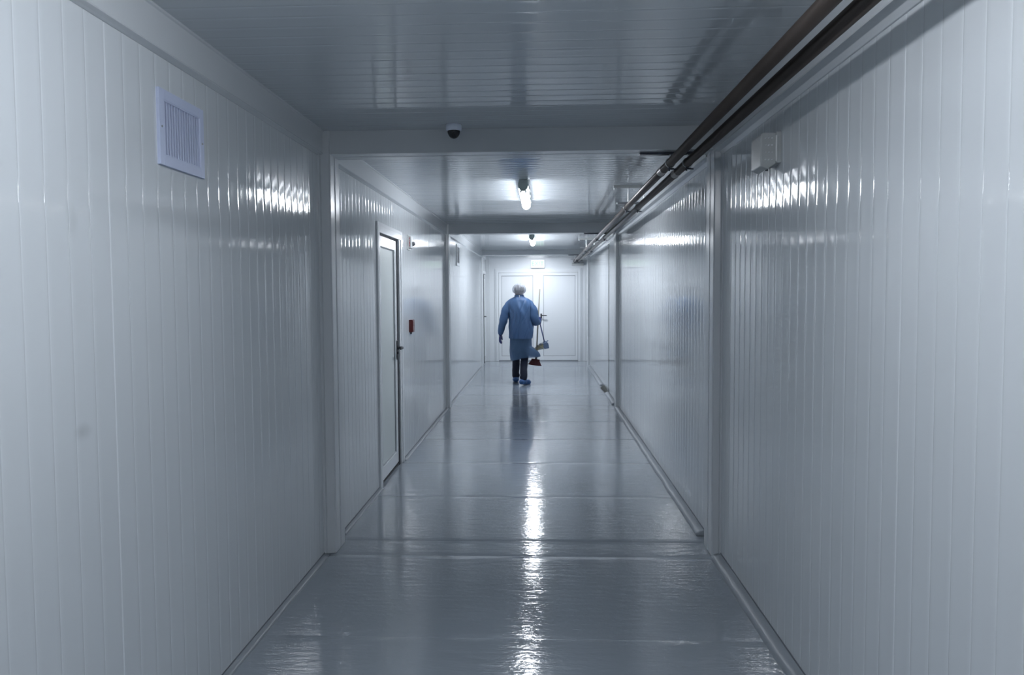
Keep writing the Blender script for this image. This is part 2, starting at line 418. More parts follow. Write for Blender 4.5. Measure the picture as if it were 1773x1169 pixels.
# ------------------------------------------------------------------ doors
def frame3(mb, y0, y1, zt, wd, x0, x1, wt=None):
    wt = wt or wd
    mb.box(x0, x1, y0, y0+wd, 0, zt); mb.box(x0, x1, y1-wd, y1, 0, zt); mb.box(x0, x1, y0+wd, y1-wd, zt-wt, zt)
def lever(parent, c, arm, nrm, plate_h=.11, m=None):
    """lever handle: c centre of plate, arm direction of the lever, nrm out of the door"""
    c = Vector(c); arm = Vector(arm).normalized(); nrm = Vector(nrm).normalized(); upv = Vector((0, 0, 1))
    mb = MB(); T = Matrix((( *arm, 0), (*nrm, 0), (*upv, 0), (0, 0, 0, 1))).transposed(); T.translation = c
    mb.box(-.017, .017, 0, .009, -plate_h*.62, plate_h*.38, T)
    h = mb.build('door_handle', M['black'], parent, bevel=.004)
    g = MB(); g.limb([T @ Vector(v) for v in ((0, .006, 0), (0, .045, 0), (.02, .056, 0), (.07, .058, .0), (.12, .054, -.002))], [.012, .011, .0105, .010, .009], n=12)
    g.tube(T @ Vector((0, .006, 0)), T @ Vector((0, .02, 0)), .018)
    g.build('lever', M['black'], h, smooth=True)
    k = MB(); k.tube(T @ Vector((0, .008, -.045)), T @ Vector((0, .016, -.045)), .011); k.build('keyhole_rose', M['black'], h)
    return h
# door 1: left wall of the middle container, standing slightly ajar inwards
d = empty('door_1', (XL, 6.53, 0), kind='structure'); d.matrix_basis = Matrix.Translation((0, 0, 0))
mb = MB(); y0, y1 = 6.005, 7.06
frame3(mb, y0, y1, 2.072, .030, XL-.002, XL+.016, .032)
frame3(mb, y0+.026, y1-.026, 2.046, .040, XL-.085, XL+.018, .055); mb.box(XL-.05, XL+.011, 6.932, 7.0, 0, 2.0)
mb.build('door_frame', M['pvc'], d, bevel=.003)
leaf = empty('hinge_side', (0, 0, 0)); bpy.data.objects.remove(leaf)
H = Matrix.Translation((XL+.004, 6.075, 0)) @ Matrix.Rotation(radians(.7), 4, 'Z')
lw, lh = .80, 1.975; st = .085
mb = MB(); mb.box(-.045, 0, 0, st, .03, lh, H); mb.box(-.045, 0, lw-st, lw, .03, lh, H); mb.box(-.045, 0, st, lw-st, lh-st, lh, H); mb.box(-.045, 0, st, lw-st, .03, .03+st+.02, H)
lf = mb.build('door_leaf', M['pvc'], d, bevel=.003)
mb = MB(); mb.box(-.03, -.014, st-.005, lw-st+.005, .12, lh-st+.005, H); mb.build('door_panel', M['leafp'], lf)
mb = MB()
for (a, b, c_, e) in ((st, st+.006, .135, lh-st), (lw-st-.006, lw-st, .135, lh-st)): mb.box(-.014, -.008, a, b, c_, e, H)
mb.box(-.014, -.008, st, lw-st, lh-st-.006, lh-st, H); mb.box(-.014, -.008, st, lw-st, .135, .141, H)
mb.build('glazing_bead', M['gasket_l'], lf)
mb = MB(); mb.box(-.07, -.001, 6.888, 6.93, .0, 1.992); mb.box(-.07, -.004, 6.07, 6.93, 1.980, 1.994); mb.v = [(XL+v[0], v[1], v[2]) for v in mb.v]
mb.build('door_seal', M['gasket'], d)
mb = MB(); mb.box(XL-.084, XL-.006, 6.072, 6.99, 0, .014); mb.build('threshold', M['gasket'], d)
hp_ = H @ Vector((.001, lw-.032, 1.045)); lever(d, hp_, (0, -1, 0), (1, .0, 0), .17)

# door 2: side door just before the end wall on the left
d = empty('door_2', (0, 0, 0), kind='structure')
mb = MB(); frame3(mb, 17.03, 17.83, 2.03, .045, XL-.08, XL+.010, .06); mb.build('door_frame', M['pvc'], d, bevel=.002)
lf = MB().box(XL-.045, XL-.004, 17.125, 17.78, .015, 1.96).build('door_leaf', M['pvc'], d, bevel=.002)
MB().box(XL-.006, XL+.0005, 17.205, 17.70, .14, 1.86).build('door_panel', M['leafp'], lf)
MB().box(XL-.070, XL+.020, 17.078, 17.135, .015, 1.95).build('door_seal', M['gasket'], d)
lever(d, (XL-.003, 17.155, 1.035), (0, 1, 0), (1, 0, 0))

# door 3: white double door in the end wall
d = empty('door_3', (0, 0, 0), kind='structure')
def xframe(mb, x0, x1, zt, wd, ya, yb, z0=0, wt=None, bottom=0):
    wt = wt or wd
    mb.box(x0, x0+wd, ya, yb, z0, zt); mb.box(x1-wd, x1, ya, yb, z0, zt); mb.box(x0+wd, x1-wd, ya, yb, zt-wt, zt)
    if bottom: mb.box(x0+wd, x1-wd, ya, yb, z0, z0+bottom)
mb = MB(); xframe(mb, -1.052, .912, 2.092, .035, YE-.014, YE+.002); xframe(mb, -1.020, .880, 2.060, .055, YE-.026, YE+.06)
mb.build('door_frame', M['pvc'], d, bevel=.003)
for (a, b, pa, pb) in ((-.962, -.068, -.902, -.184), (-.064, .822, .045, .766)):
    mb = MB(); st = pa-a; mb.box(a, pa, YE-.034, YE+.03, .02, 2.002); mb.box(pb, b, YE-.034, YE+.03, .02, 2.002)
    mb.box(pa, pb, YE-.034, YE+.03, 1.936, 2.002); mb.box(pa, pb, YE-.034, YE+.03, .02, .118)
    lf = mb.build('door_leaf', M['pvc'], d, bevel=.003)
    MB().box(pa-.004, pb+.004, YE-.022, YE+.0, .112, 1.942).build('door_panel', M['endp'], lf)
    mb = MB(); g = .009; yb_ = YE-.0215
    mb.box(pa, pa+g, YE-.030, yb_, .118, 1.936); mb.box(pb-g, pb, YE-.030, yb_, .118, 1.936); mb.box(pa, pb, YE-.030, yb_, 1.936-g, 1.936); mb.box(pa, pb, YE-.030, yb_, .118, .118+g)
    mb.build('glazing_bead', M['gasket_l'], lf)
MB().box(-.075, -.058, YE-.040, YE-.032, .02, 2.0).build('cover_strip', M['pvc'], d, bevel=.002)
MB().box(-.965, .825, YE-.03, YE+.06, -.004, .017).build('threshold', M['gasket_l'], d)
lever(d, (-.004, YE-.034, 1.035), (1, 0, 0), (0, -1, 0))

# ------------------------------------------------------------------ ventilation grilles
def grille(y0, y1, z0, z1, hole, label, ns, proud=.010, fm='grille', sm='grille'):
    t = empty('ventilation_grille', (XL, (y0+y1)/2, z0), label, 'vent', 'wall ventilation grilles')
    cx, cy, cz = XL, (y0+y1)/2, z0
    def sh(mb): mb.v = [(v[0]-cx, v[1]-cy, v[2]-cz) for v in mb.v]; return mb
    mb = MB(); h = hole
    xs = (XL-.002, XL+proud)
    mb.box(*xs, y0, h[0], z0, z1); mb.box(*xs, h[1], y1, z0, z1); mb.box(*xs, h[0], h[1], z0, h[2]); mb.box(*xs, h[0], h[1], h[3], z1)
    e = .004
    mb.box(XL-.05, XL+proud-.001, h[0], h[0]+e, h[2], h[3]); mb.box(XL-.05, XL+proud-.001, h[1]-e, h[1], h[2], h[3])
    mb.box(XL-.05, XL+proud-.001, h[0], h[1], h[2], h[2]+e); mb.box(XL-.05, XL+proud-.001, h[0], h[1], h[3]-e, h[3])
    fr = sh(mb).build('frame', M[fm], t, bevel=.0012)
    mb = MB()
    for k in range(ns):
        y = h[0]+e+(h[1]-h[0]-2*e)*(k+.5)/ns
        mb.box(XL-.026, XL+.003, y-.0012, y+.0012, h[2]+e, h[3]-e)
        mb.box(XL+.002, XL+.0055, y-.0052, y+.0030, h[2]+e, h[3]-e)
    sh(mb).build('slats', M[sm], t)
    sh(MB().box(XL-.078, XL-.05, h[0]-.004, h[1]+.004, h[2]-.004, h[3]+.004)).build('duct_collar', M['darkbox'], t)
    for y in (y0+.016, y1-.016):
        sh(MB().lathe([(.0001, .0035), (.003, .003), (.0042, 0), (.0042, -.002)], (XL+proud, y, (z0+z1)/2), 'x', 12)).build('screw', M['zinc'], t)
    return t
grille(2.573, 2.917, 1.940, 2.192, V1, 'white square ventilation grille with upright slats high on the near left wall', 14)
grille(11.70, 12.10, 1.945, 2.262, V2, 'small distant vent grille on the left wall beyond the second column', 14, .014, 'pvc', 'gasket_l')

# ------------------------------------------------------------------ ceiling lamps
def lamp(y0, y1, key, label, X=-.145, zt=ZC, zb=2.345, hw=.041):
    yc = (y0+y1)/2; t = empty('ceiling_lamp', (X, yc, zt), label, 'lamp', 'tube lamps along the ceiling')
    ht = zt-zb; L = (y1-y0)/2
    def arch(wd, za, zb_, n=8):   # half outline upper
        return None
    # housing: upper tray
    q = [(-hw*.80, 0), (-hw, -ht*.30), (-hw*1.04, -ht*.50), (hw*1.04, -ht*.50), (hw, -ht*.30), (hw*.80, 0)]
    MB().prism(q, -L+.012, L-.012, lambda a, b, u: (a, u, b)).build('housing', M['lampbody'], t, bevel=.003)
    # lit diffuser
    q = [(-hw, -ht*.50)]+[(-hw*cos(a)*(.97 if i else 1), -ht*.52-ht*.46*sin(a)) for i, a in enumerate([pi*k/10 for k in range(11)])]+[(hw, -ht*.50)]
    df = MB().prism(q, -L+.030, L-.030, lambda a, b, u: (a, u, b)).build('diffuser', glow(key), t, smooth=False)
    for s in (-1, 1):
        q2 = []
        for k in range(15): a = pi*k/14; q2.append((hw*1.03*cos(a)*1.0, -ht*.46+ht*.44*sin(a)))
        for k in range(1, 14): a = pi+pi*k/14; q2.append((hw*1.03*cos(a), -ht*.46+ht*.54*sin(a)))
        MB().prism(q2, s*(L-.030), s*L, lambda a, b, u: (a, u, b)).build('end_cap', M['lampbody'], t, bevel=.004)
        for x in (-.019, .019):
            MB().limb([(x, s*(L-.03), -ht*.97), (x, s*(L-.085), -ht*.97)], [.008, .008], n=10).build('tube_holder', M['lampend'], t, smooth=True)
    for y in (-L*.6, 0, L*.6):
        for s in (-1, 1):
            MB().box(s*hw*1.0-.003, s*hw*1.0+.006*s+.003, y-.012, y+.012, -ht*.62, -ht*.36).build('clip', M['zinc'], t)
    return t
lamp(.50, 1.95, 'near', 'tube lamp on the ceiling above the nearest container, closest to the viewer')
lamp(6.46, 7.90, 'mid', 'larger lit tube lamp on the ceiling between the first and second beams')
lamp(12.25, 13.70, 'far', 'smaller distant lit tube lamp on the ceiling just before the third beam')
lamp(16.72, 17.08, 'end', 'slim unseen lamp added on the ceiling behind the last beam to brighten the end wall', X=-.12, zb=2.406, hw=.17)  # added lamp, kept out of sight, lights up the end wall

# ------------------------------------------------------------------ CCTV dome
t = empty('security_camera', (-.478, 4.375, ZC), 'small white and black dome security camera under the ceiling at the first beam', 'camera')
MB().lathe([(.0435, 0), (.0445, -.004), (.0445, -.022), (.043, -.030), (.038, -.034), (.034, -.034), (.034, -.02)], (0, 0, 0)).build('mounting_ring', M['camring'], t, smooth=True, bevel=.001)
MB().lathe([(.0355*cos(a)+.0002, -.030-.046*sin(a)) for a in [pi/2*k/10 for k in range(11)]], (0, 0, 0)).build('dome', M['dome'], t, smooth=True)

# ------------------------------------------------------------------ wall siren on the right
t = empty('wall_siren', (XR, 3.48, 2.11), 'grey box siren with a dotted speaker side high on the near right wall', 'siren')
x1 = XR; x0 = XR-.085; ya, yb = 3.405, 3.555; z0, z1 = 2.045, 2.178
def loc(mb, c): mb.v = [(v[0]-c[0], v[1]-c[1], v[2]-c[2]) for v in mb.v]; return mb
C = (XR, 3.48, 2.11)
loc(MB().box(x1-.020, x1+.001, ya-.004, yb+.004, z0+.006, z1+.004), C).build('back_plate', M['beige'], t, bevel=.003)
q = [(x1-.020, z0+.004), (x0+.030, z0-.020), (x0, z0-.006), (x0, z1-.010), (x0+.008, z1), (x1-.020, z1)]
loc(MB().prism(q, ya, yb, lambda a, b, u: (a, u, b)), C).build('housing', M['beige'], t, bevel=.004, seg=3)
for i in range(4):
    for j in range(3):
        mb = MB(); mb.tube((x0+.020+j*.0135, ya-.0045, z0+.020+i*.030), (x0+.020+j*.0135, ya+.002, z0+.020+i*.030), .0030, 10, .0048)
        loc(mb, C).build('speaker_stud', M['led'], t)
loc(MB().box(x0+.062, x0+.068, ya-.008, ya+.002, z0+.012, z1-.012), C).build('front_rib', M['white'], t, bevel=.002)
loc(MB().tube((x0+.034, ya+.03, z0-.024), (x0+.034, ya+.03, z0-.015), .006), C).build('screw', M['gasket'], t)

# ------------------------------------------------------------------ writing as meshes
def text(body, size, m, parent, T, name, ext=.001):
    cu = bpy.data.curves.new('txt', 'FONT'); cu.body = body; cu.size = size; cu.extrude = ext; cu.align_x = 'CENTER'; cu.align_y = 'CENTER'
    tmp = bpy.data.objects.new('txt', cu); COL.objects.link(tmp); bpy.context.view_layer.update()
    me = bpy.data.meshes.new_from_object(tmp.evaluated_get(bpy.context.evaluated_depsgraph_get()))
    bpy.data.objects.remove(tmp); bpy.data.curves.remove(cu)
    me.transform(T); me.materials.clear(); me.materials.append(m)
    o = bpy.data.objects.new(name, me); COL.objects.link(o); o.parent = parent
    return o
# alarm strobe by the side door
c = (XL, 7.47, 2.0); t = empty('fire_alarm_strobe', c, 'white fire alarm strobe with red print beside the side door head on left wall', 'alarm')
mb = MB(); mb.box(-.001, .012, -.07, .075, -.065, .075); mb.build('back_plate', M['white'], t, bevel=.003)
mb = MB(); mb.prism([(.010, -.058), (.034, -.050), (.040, -.030), (.040, .052), (.034, .066), (.010, .068)], -.058, .058, lambda a, b, u: (a, u, b)); mb.build('housing', M['white'], t, bevel=.005, seg=3)
for i, ch in enumerate('FIRE'):
    text(ch, .023, M['redtext'], t, Matrix.Translation((.0195+.006, -.0592, .038-i*.022)) @ Matrix.Rotation(pi/2, 4, 'X'), 'red_letter')
MB().lathe([(.0001, .030), (.014, .026), (.022, .012), (.024, 0)], (.036, .022, -.008), 'x', 20).build('strobe_lens', M['lens'], t, smooth=True)
# manual call box
c = (XL, 7.52, 1.21); t = empty('fire_call_box', c, 'small dark red fire call box on the left wall beyond the side door', 'alarm')
MB().box(-.001, .034, -.055, .055, -.060, .060).build('box', M['red'], t, bevel=.004)
MB().box(.033, .038, -.048, .050, -.055, .055).build('cover', M['red'], t, bevel=.002)
for i, ch in enumerate('FIRE'):
    text(ch, .034, M['white'], t, Matrix.Translation((.0385, .0, .038-i*.026)) @ Matrix.Rotation(pi/2, 4, 'Z') @ Matrix.Rotation(pi/2, 4, 'X'), 'white_letter')
MB().tube((.016, -.03, -.060), (.016, -.03, -.078), .008).build('key_barrel', M['dzinc'], t)

# exit sign
c = (-.079, YE, 2.103); t = empty('exit_sign', c, 'lit white exit sign with pale green letters above the double doors', 'sign')
MB().box(-.156, .156, -.050, .0, 0, .188).build('housing', M['white'], t, bevel=.004)
MB().box(-.146, .146, -.053, -.049, .010, .178).build('face', M['exitface'], t)
text('EXIT', .135, M['green'], t, Matrix.Translation((0, -.055, .094)) @ Matrix.Rotation(pi/2, 4, 'X'), 'letters')
for s in (-1, 1):
    mb = MB(); mb.prism([(s*.128, .094), (s*.116, .106), (s*.116, .100), (s*.122, .094), (s*.116, .088), (s*.116, .082)], -.054, -.056, lambda a, b, u: (a, u, b)); mb.build('chevron', M['green'], t)
MB().box(-.150, .150, -.048, -.004, -.006, .001).build('bottom_edge', M['gasket_l'], t)

# ------------------------------------------------------------------ pipes on the right
PZ = 2.250; PA, PB = .740, .838; PR = .0245
for X, nm in ((PA, 'dark steel pipe under the ceiling, the one farther from the right wall'), (PB, 'dark steel pipe under the ceiling, the one nearer the right wall')):
    t = empty('steel_pipe', (X, 0, PZ), nm, 'pipe', 'ceiling pipes along the right wall')
    MB().tube((0, Y0+.02, 0), (0, YE-.02, 0), PR, 24).build('pipe_run', M['pipe'], t, smooth=True)
    for y in (4.88, 10.9) if X == PA else (4.97, 10.8):
        mb = MB(); mb.lathe([(PR, -.07), (PR+.001, -.069), (PR+.001, .069), (PR, .07)], (0, y, 0), 'y', 24)
        mb.build('coupling', M['pipe'], t)
        MB().torus((0, y+.07, 0), PR+.0005, .0028, 'y').build('weld_ring', M['black'], t, smooth=True)
hang = [(4.59, 'first beam', ZH), (6.90, 'middle of the second ceiling', ZC), (10.49, 'second beam', ZH), (13.3, 'third ceiling', ZC), (16.59, 'third beam', 2.333), (17.70, 'exit wall', ZC)]
for (y, where, zt) in hang:
    t = empty('pipe_hanger', (.80, y, 2.29), 'metal pipe hanger holding both pipes at the '+where, 'bracket', 'pipe hangers')
    ceil_ = zt > 2.4
    zb = PZ+PR+.004
    mb = MB(); xl, xr = (-.235, .10) if not ceil_ else (-.145, .10)
    mb.box(xl, xr, -.019, .019, *((zb-2.29, zb-2.29+.018) if ceil_ else (zt-2.29-.012, zt-2.29+.001))); mb.build('strut', M['dzinc'] if not ceil_ else M['zinc'], t, bevel=.002)
    if ceil_:
        mb = MB(); mb.box(-.175, .13, -.02, .02, ZC-2.29-.022, ZC-2.29-.0); mb.build('ceiling_channel', M['beige'], t, bevel=.002)
        for x in (-.045, .09):
            MB().tube((x, 0, zb-2.29), (x, 0, ZC-2.29-.015), .005, 10).build('drop_rod', M['zinc'], t)
        MB().tube((-.165, 0, ZC-2.29-.034), (-.165, 0, ZC-2.29-.018), .009, 6).build('bolt', M['zinc'], t)
    for X in (PA, PB):
        if not ceil_: MB().tube((X-.80, 0, PZ-2.29+PR), (X-.80, 0, zt-2.29-.01), .005, 8).build('drop_rod', M['zinc'], t)
        cl = MB().torus((X-.80, 0, PZ-2.29), PR+.0025, .0025, 'y').build('pipe_clip', M['zinc'], t, smooth=True)
        mb = MB(); mb.box(X-.80-.006, X-.80+.020, -.012, .012, PZ-2.29-PR-.013, PZ-2.29-PR-.006); mb.build('clip_lug', M['dzinc'], cl, bevel=.001)
        mb = MB(); mb.tube((X-.80-.006, 0, PZ-2.29-PR-.022), (X-.80-.006, 0, PZ-2.29-PR-.002), .005, 8); mb.tube((X-.80-.01, 0, PZ-2.29-PR-.010), (X-.80+.034, 0, PZ-2.29-PR-.012), .004, 8)
        mb.build('clip_bolt', M['dzinc'], cl)
t = empty('pipe_bracket', (.82, YE-.02, 2.20), 'grey bracket plate under the pipe ends at the exit wall', 'bracket')
MB().box(-.13, .13, -.10, .0, .006, .018).build('shelf', M['beige'], t, bevel=.002)
MB().box(-.13, .13, -.012, -.002, -.045, .016).build('back_leg', M['beige'], t, bevel=.002)

# ------------------------------------------------------------------ the person
P = empty('person', (-.37, 13.2, 0), 'person in blue plastic gown and white hair cap walking away with a broom', 'person')
FL, FR = (-.068, .27), (.065, -.12)          # ankle positions (x, y)
def hand(mb, wrist, d, nrm, side, curl, fat=0., spread=.10, s=1.0):
    """wrist point, pointing direction d, back-of-hand normal nrm, thumb side vector = side"""
    d = Vector(d).normalized(); nrm = (Vector(nrm)-d*Vector(nrm).dot(d)).normalized(); lat = Vector(side); lat = (lat-d*lat.dot(d)-nrm*lat.dot(nrm)).normalized()
    W = Vector(wrist)
    mb.limb([W-d*.02, W+d*.02*s, W+d*.06*s, W+d*.088*s], [.027+fat, .034*s+fat, .040*s+fat, .039*s+fat], n=18, flat=.42, ref=nrm)
    L = [.072, .080, .075, .058]
    for i in range(4):
        off = (1.5-i)*.0205*s
        b = W+d*.086*s+lat*off; ang = (1.5-i)*spread; dd = (d*cos(ang)+lat*sin(ang)).normalized()
        pts = [b-dd*.02]; cur = b; a = curl*.35
        pts.append(cur)
        for seg_, f in enumerate((.45, .32, .23)):
            dirv = dd*cos(a)-nrm*sin(a); cur = cur+dirv*L[i]*f*s; pts.append(cur); a += curl*(.9 if seg_ == 0 else .7)
        mb.limb(pts, [.0098*s+fat, .0098*s+fat, .009*s+fat, .0085*s+fat, .0075*s+fat], n=10, ref=nrm)
    b = W+d*.025*s+lat*.026*s
    td = (d*.62+lat*.62-nrm*.35*min(curl+.3, 1)).normalized()
    t2 = (d*.9+lat*.1-nrm*.5*min(curl+.2, 1)).normalized()
    mb.limb([b-td*.01, b+td*.03*s, b+td*.03*s+t2*.03*s, b+td*.03*s+t2*.055*s], [.013*s+fat, .0115*s+fat, .0105*s+fat, .009*s+fat], n=10, ref=nrm)
LW = Vector((-.318, .035, .845)); LD = Vector((-.10, .10, -1))
RW = Vector((.338, .070, 1.045)); RD = Vector((.16, .70, .30))
def arms(mb, dr=0., wob=0, cuff=0):
    u = -.018 if not wob else 0
    mb.limb([(-.08, 0, 1.37+u), (-.155-u, 0, 1.345+u), (-.222, -.01, 1.245), (-.262, -.02, 1.09), (-.298, .01, .96), LW], [.030+dr+u*.5, .054+dr+u, .056+dr+u*.5, .050+dr*1.2, .042+dr*1.0, .028+dr*.5+cuff], n=28, wob=wob, seed=1, rnd=not wob)
    mb.limb([(.08, 0, 1.37+u), (.160+u, 0, 1.345+u), (.232, -.025, 1.24), (.262, -.045, 1.085), (.290, .02, 1.045), RW], [.030+dr+u*.5, .054+dr+u, .058+dr+u*.5, .052+dr*1.25, .044+dr*1.2, .028+dr*.5+cuff], n=28, wob=wob, seed=5, rnd=not wob)
def lerp_rings(keys, n, zs):
    """keys: (z, cx, cy, rx, ry), smooth through all keys"""
    out = []
    for z in zs:
        for q in range(len(keys)-1):
            a, b = keys[q], keys[q+1]
            if (a[0]-z)*(b[0]-z) <= 1e-12:
                p = keys[max(q-1, 0)]; c = keys[min(q+2, len(keys)-1)]; t = (z-a[0])/(b[0]-a[0]); h = b[0]-a[0]; row = [z]
                for i in range(1, 5):
                    m0 = (b[i]-p[i])/(b[0]-p[0])*h; m1 = (c[i]-a[i])/(c[0]-a[0])*h
                    row.append((2*t**3-3*t*t+1)*a[i]+(t**3-2*t*t+t)*m0+(-2*t**3+3*t*t)*b[i]+(t**3-t*t)*m1)
                out.append(tuple(row)); break
    return out
# body
mb = MB()
keys = [(1.44, 0, .0, .055, .055), (1.40, 0, 0, .10, .075), (1.34, .005, 0, .150, .095), (1.22, .01, 0, .165, .12), (1.05, .015, 0, .145, .115), (.95, .015, 0, .160, .125), (.84, .015, 0, .165, .13), (.76, .01, 0, .13, .10)]
mb.rings([[Vector((c[1]+c[3]*cos(2*pi*k/32), c[2]+c[4]*sin(2*pi*k/32), c[0])) for k in range(32)] for c in lerp_rings(keys, 32, [1.44-.02*i for i in range(35)])])
mb.limb([(0, .0, 1.40), (0, .012, 1.46), (0, .02, 1.53)], [.062, .056, .052], n=20)
mb.ball((0, .025, 1.58), .076, .096, .098, 28, 18)                       # skull
mb.ball((0, .075, 1.545), .052, .055, .070, 22, 14)                      # jaw and face
mb.limb([(0, .115, 1.595), (0, .132, 1.575), (0, .143, 1.560)], [.009, .011, .014], n=10)   # nose
mb.ball((0, .117, 1.530), .024, .012, .007, 14, 8); mb.ball((0, .115, 1.519), .021, .012, .007, 14, 8); mb.ball((0, .112, 1.490), .024, .018, .016, 14, 8)
mb.ball((0, .100, 1.617), .050, .018, .012, 16, 8)
for s in (-1, 1):
    mb.torus((s*.078, .02, 1.570), .020, .007, 'x', n=16); mb.ball((s*.074, .02, 1.570), .007, .018, .024, 12, 8)
arms(mb)
hand(mb, LW, LD, (-1, .25, 0), (.25, 1, 0), .35)
hand(mb, RW, RD, (.9, -.15, .15), (0, .1, 1), 1.35, spread=.02)
for (sx, (fx, fy), knee) in ((-1, FL, (-.062, .19, .50)), (1, FR, (.080, .05, .47))):
    mb.limb([(sx*.075+.01, 0, .86), (sx*.075+.008, .03, .74), knee, (fx*.6+knee[0]*.4, fy*.6+knee[1]*.4-.02, .30), (fx, fy, .085)], [.080, .070, .046, .040, .032], n=20)
def foot(mb, c, rz, r, wob=0, hl=0):
    T = Matrix.Translation((c[0], c[1], 0)) @ Matrix.Rotation(rz, 4, 'Z')
    pts = [T @ Vector(v) for v in ((0, -.055, .050+hl), (0, 0, .056+hl*.6), (0, .08, .045), (0, .15, .034), (0, .185, .030))]
    mb.limb(pts, [r*.92, r*1.08, r*1.02, r*1.05, r*.75], n=24, ref=(0, 0, 1), flat=.92, wob=wob)
foot(mb, FL, radians(6), .036); foot(mb, FR, radians(-26), .036)
zmin = min(v[2] for v in mb.v)
body = mb.build('body', M['skin'], P, remesh=.0055, lap=2)
for s in (-1, 1): MB().ball((s*.031, .107, 1.592), .011, .009, .010, 14, 10).build('eye', M['eye'], P, smooth=True)
mb = MB(); mb.ball((0, .012, 1.590), .084, .098, .090, 28, 16); mb.ball((0, -.045, 1.595), .055, .05, .06, 20, 12)
mb.v = [v for v in mb.v]; mb.v = [(v[0], min(v[1], .085), max(v[2], 1.535)) for v in mb.v]
mb.build('hair', M['hair'], P, smooth=True)
# bouffant cap
rs = []; n = 96
for j in range(37):
    ph = pi*.79*j/36+.02
    ring = []
    for k in range(n):
        th = 2*pi*k/n
        pl = 1+.030*sin(24*th+2*noise.noise(Vector((cos(th)*2, sin(th)*2, j*.1))))*min(1, ph)*(1 if j < 34 else .5)
        q = Vector((.112*sin(ph)*cos(th), -.004+.125*sin(ph)*sin(th), 1.590+.103*cos(ph)))
        lum = 1+.04*noise.noise(q*20)+.03*noise.noise(q*45)
        sq = 1 if j < 30 else 1-.05*(j-30)
        ring.append(Vector((q.x*pl*lum*sq, (q.y)*pl*lum*sq, 1.590+(q.z-1.590)*lum)))
    rs.append(ring)
mb = MB(); mb.rings(rs, cap=False); mb.torus((0, .0, 1.507), .072, .006, 'z', n=40)
cap_ = mb.build('bouffant_cap', M['cap'], P, smooth=True); cap_['label'] = 'white pleated disposable hair cap'
# gown jacket (upper layer) and skirt
def gown_rings(keys, z0, z1, nz, n, amp, hem=0.):
    zs = [z0+(z1-z0)*i/nz for i in range(nz+1)]; rs = []
    for (z, cx, cy, rx, ry) in lerp_rings(keys, n, zs):
        ring = []
        dn = min(1, max(0, (1.46-z)/.15))
        for k in range(n):
            th = 2*pi*k/n; q = Vector((cos(th), sin(th), 0))
            f = noise.noise(Vector((th*1.0+z*2.2 if th < pi else (2*pi-th)*1.0+z*2.2, z*1.3, 4)))
            # slanting tension folds over the back
            d1 = sin(10*th+z*13+2.2*noise.noise(Vector((cos(th)*1.5, sin(th)*1.5, z*4))))
            d2 = noise.noise(Vector((cos(th)*3.2+z*3, sin(th)*3.2, z*5)))
            d3 = abs(noise.noise(Vector((cos(th)*2.0-z*3.4, sin(th)*2.0, z*2.6+7))))
            r = 1+dn*amp*(.30*d1+.7*d2+.4*f-1.1*(1-min(1, d3*5))*.5)
            x, y = cx+rx*r*cos(th), cy+ry*r*sin(th)
            if hem and z < .64:     # wind-blown flap on the right side
                t = (.64-z)/.22; g = exp(-((th if th < pi else th-2*pi)+.25)**2/.20)*sin(min(t, 1)*pi*.62)
                x += hem*g
            ring.append(Vector((x, y, z)))
        rs.append(ring)
    return rs
JK = [(1.505, 0, .008, .070, .072), (1.475, 0, .005, .082, .080), (1.455, 0, .0, .115, .092), (1.43, .003, 0, .165, .108), (1.395, .006, 0, .205, .122), (1.33, .012, 0, .226, .142), (1.22, .018, -.004, .208, .158), (1.08, .028, -.004, .200, .165), (.95, .030, 0, .208, .172), (.82, .028, 0, .204, .172), (.76, .026, 0, .200, .17), (.60, .022, .01, .192, .175), (.50, .018, .01, .180, .172), (.40, .010, .01, .168, .165)]
mb = MB(); mb.rings(gown_rings(JK, 1.505, .775, 100, 160, .11), cap=False)
arms(mb, .016, wob=.16, cuff=.006)
mb.torus((0, .006, 1.488), .076, .008, 'z', n=40)
g = mb.build('gown', M['gown'], P, smooth=True); g['label'] = 'blue plastic protective gown'
SK = [(z, cx, cy, rx*(.975 if z < .7 else .92), ry*(.975 if z < .7 else .92)) for (z, cx, cy, rx, ry) in JK]
mb = MB(); rs = gown_rings(SK, .86, .415, 50, 112, .045, hem=.17)
for i, ring in enumerate(rs):          # uneven hem
    if i > 44:
        for k, v in enumerate(ring):
            th = 2*pi*k/112; v.z += (i-44)/6*(.055*max(0, cos(th+.2))+.012*sin(3*th))
mb.rings(rs, cap=False)
g = mb.build('gown_skirt', M['skirt'], P, smooth=True); g['label'] = 'see-through lower skirt of the gown'
MB().limb([(.004, -.083, 1.497), (.006, -.094, 1.478), (.003, -.100, 1.458)], [.004, .004, .003], n=8, flat=.4).build('neck_tie', M['white'], P)
# trousers
mb = MB()
for (sx, (fx, fy), knee) in ((-1, FL, (-.064, .19, .50)), (1, FR, (.084, .05, .47))):
    mb.limb([(sx*.075+.01, 0, .88), (sx*.077+.008, .03, .74), knee, (fx*.6+knee[0]*.4, fy*.6+knee[1]*.4-.02, .28), (fx+.008*sx, fy-.008, .15), (fx+.004*sx, fy-.012, .098)],
            [.092, .086, .066, .062, .060, .052], n=26, wob=.10, seed=sx)
    mb.limb([(fx-.03, fy-.015, .135), (fx+.035, fy-.02, .125)], [.038, .040], n=16, wob=.15)
mb.limb([(-.06, 0, .88), (.08, 0, .88)], [.115, .115], n=26)
mb.v = [(v[0], v[1], min(v[2], .97)) for v in mb.v]
mb.build('trousers', M['trouser'], P, remesh=.007, lap=2)
